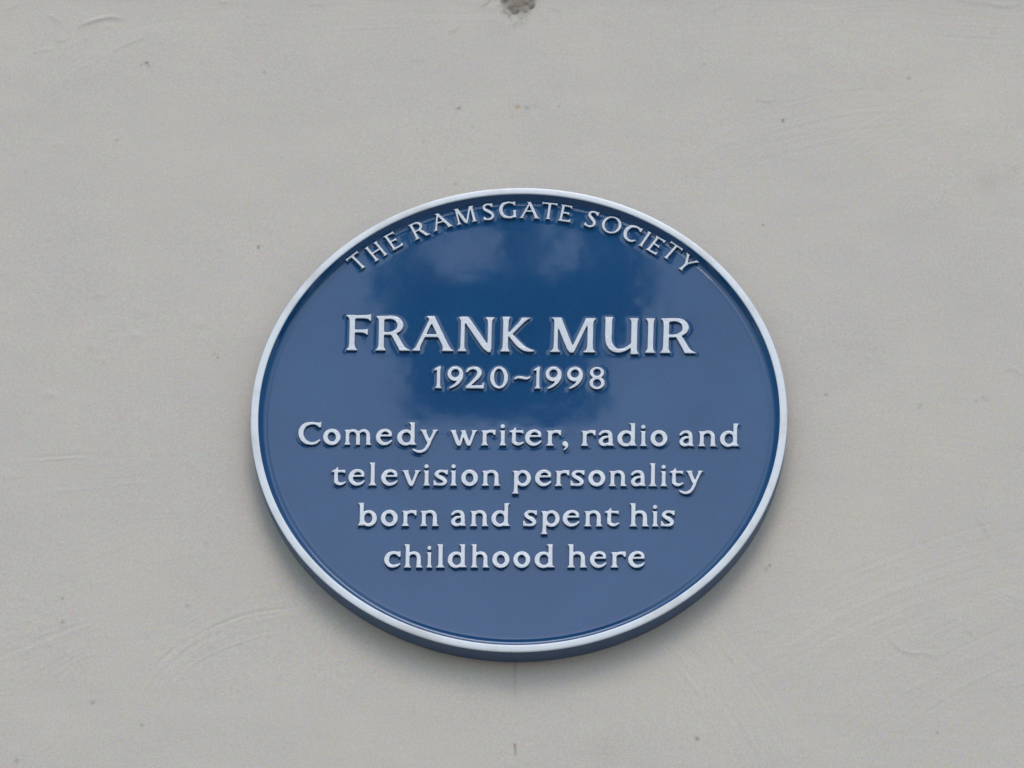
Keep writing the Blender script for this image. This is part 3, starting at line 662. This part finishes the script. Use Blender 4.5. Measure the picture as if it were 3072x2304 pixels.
# ------------------------------------------------------------------ across the street: the chimney that the gloss paint mirrors
BRICK, t, b = mat('sooty_brick', (0.05, 0.035, 0.028), 0.85)
n1 = noise_node(t, 6, 5, 0.6)
t.links.new(mixcol(t, mrange(t, n1.outputs[0], .3, .7, 0, 1), (0.035, 0.026, 0.022), (0.07, 0.048, 0.036)), b.inputs['Base Color'])
SLATE, t, b = mat('dark_slate', (0.03, 0.032, 0.036), 0.7)
STREET, t, b = mat('paving', (0.14, 0.135, 0.125), 0.85)
n1 = noise_node(t, 3, 5, 0.6)
t.links.new(mixcol(t, mrange(t, n1.outputs[0], .3, .7, 0, 1), (0.27, 0.255, 0.225), (0.36, 0.34, 0.30)), b.inputs['Base Color'])
tag(mesh_obj('pavement', [(-60, -90, 0), (60, -90, 0), (60, 0.3, 0), (-60, 0.3, 0)], [(0, 1, 2, 3)], STREET), kind='structure')

house = bpy.data.objects.new('gabled_house', None); house.location = (-0.5, -20, 0); link(house)
tag(house, 'dark chimney stack on a gable across the street, mirrored in the blue enamel', 'house')
def prism(name, poly, y0, y1, m, parent):
    n = len(poly); vs = [(x, y0, z) for x, z in poly]+[(x, y1, z) for x, z in poly]
    fs = [tuple(range(n)), tuple(range(2*n-1, n-1, -1))]+[(i, i+n, (i+1) % n+n, (i+1) % n) for i in range(n)]
    return mesh_obj(name, vs, fs, m, parent)
prism('wall', [(-4, 0), (4, 0), (4, 9.6), (0, 13.2), (-4, 9.6)], -7.5, -0.02, BRICK, house)
prism('roof', [(-4.35, 9.32), (0, 13.235), (0, 13.42), (-4.35, 9.5)], -7.8, 0.18, SLATE, house)
prism('roof', [(4.35, 9.32), (4.35, 9.5), (0.002, 13.42), (0.002, 13.235)], -7.8, 0.18, SLATE, house)
st_ = bpy.data.objects.new('chimney', None); link(st_, house)
def cbox(name, xa, xb, za, zb, d0=-0.22, d1=0.22): return box(name, xa+0.5, xb+0.5, d0, d1, za, zb, BRICK, st_)
cbox('base', -0.93, -0.12, 12.6, 13.50, -0.3, 0.3)
for xa, xb in ((-0.29, -0.18), (-0.585, -0.475), (-0.87, -0.70)): cbox('pier', xa, xb, 13.502, 14.10)
cbox('corbel', -0.86, -0.18, 14.102, 14.32, -0.25, 0.25)
cbox('stack', -0.72, -0.26, 14.322, 14.73)
cbox('cap', -0.70, -0.29, 14.732, 14.81, -0.26, 0.26)
GLASS, t, b = mat('window_glass', (0.02, 0.022, 0.025), 0.08)
for wx in (-2.2, 1.2):
    for wz in (1.2, 4.3, 7.2):
        f_ = box('window', wx, wx+1.0, 0.0, 0.06, wz, wz+1.6, WHITE, house)
        for px_ in (0.06, 0.53):
            for pz_ in (0.06, 0.83): box('pane', wx+px_, wx+px_+0.41, 0.062, 0.07, wz+pz_, wz+pz_+0.71, GLASS, f_)
box('door', -0.5, 0.5, 0.0, 0.07, 0.0, 2.1, SLATE, house)
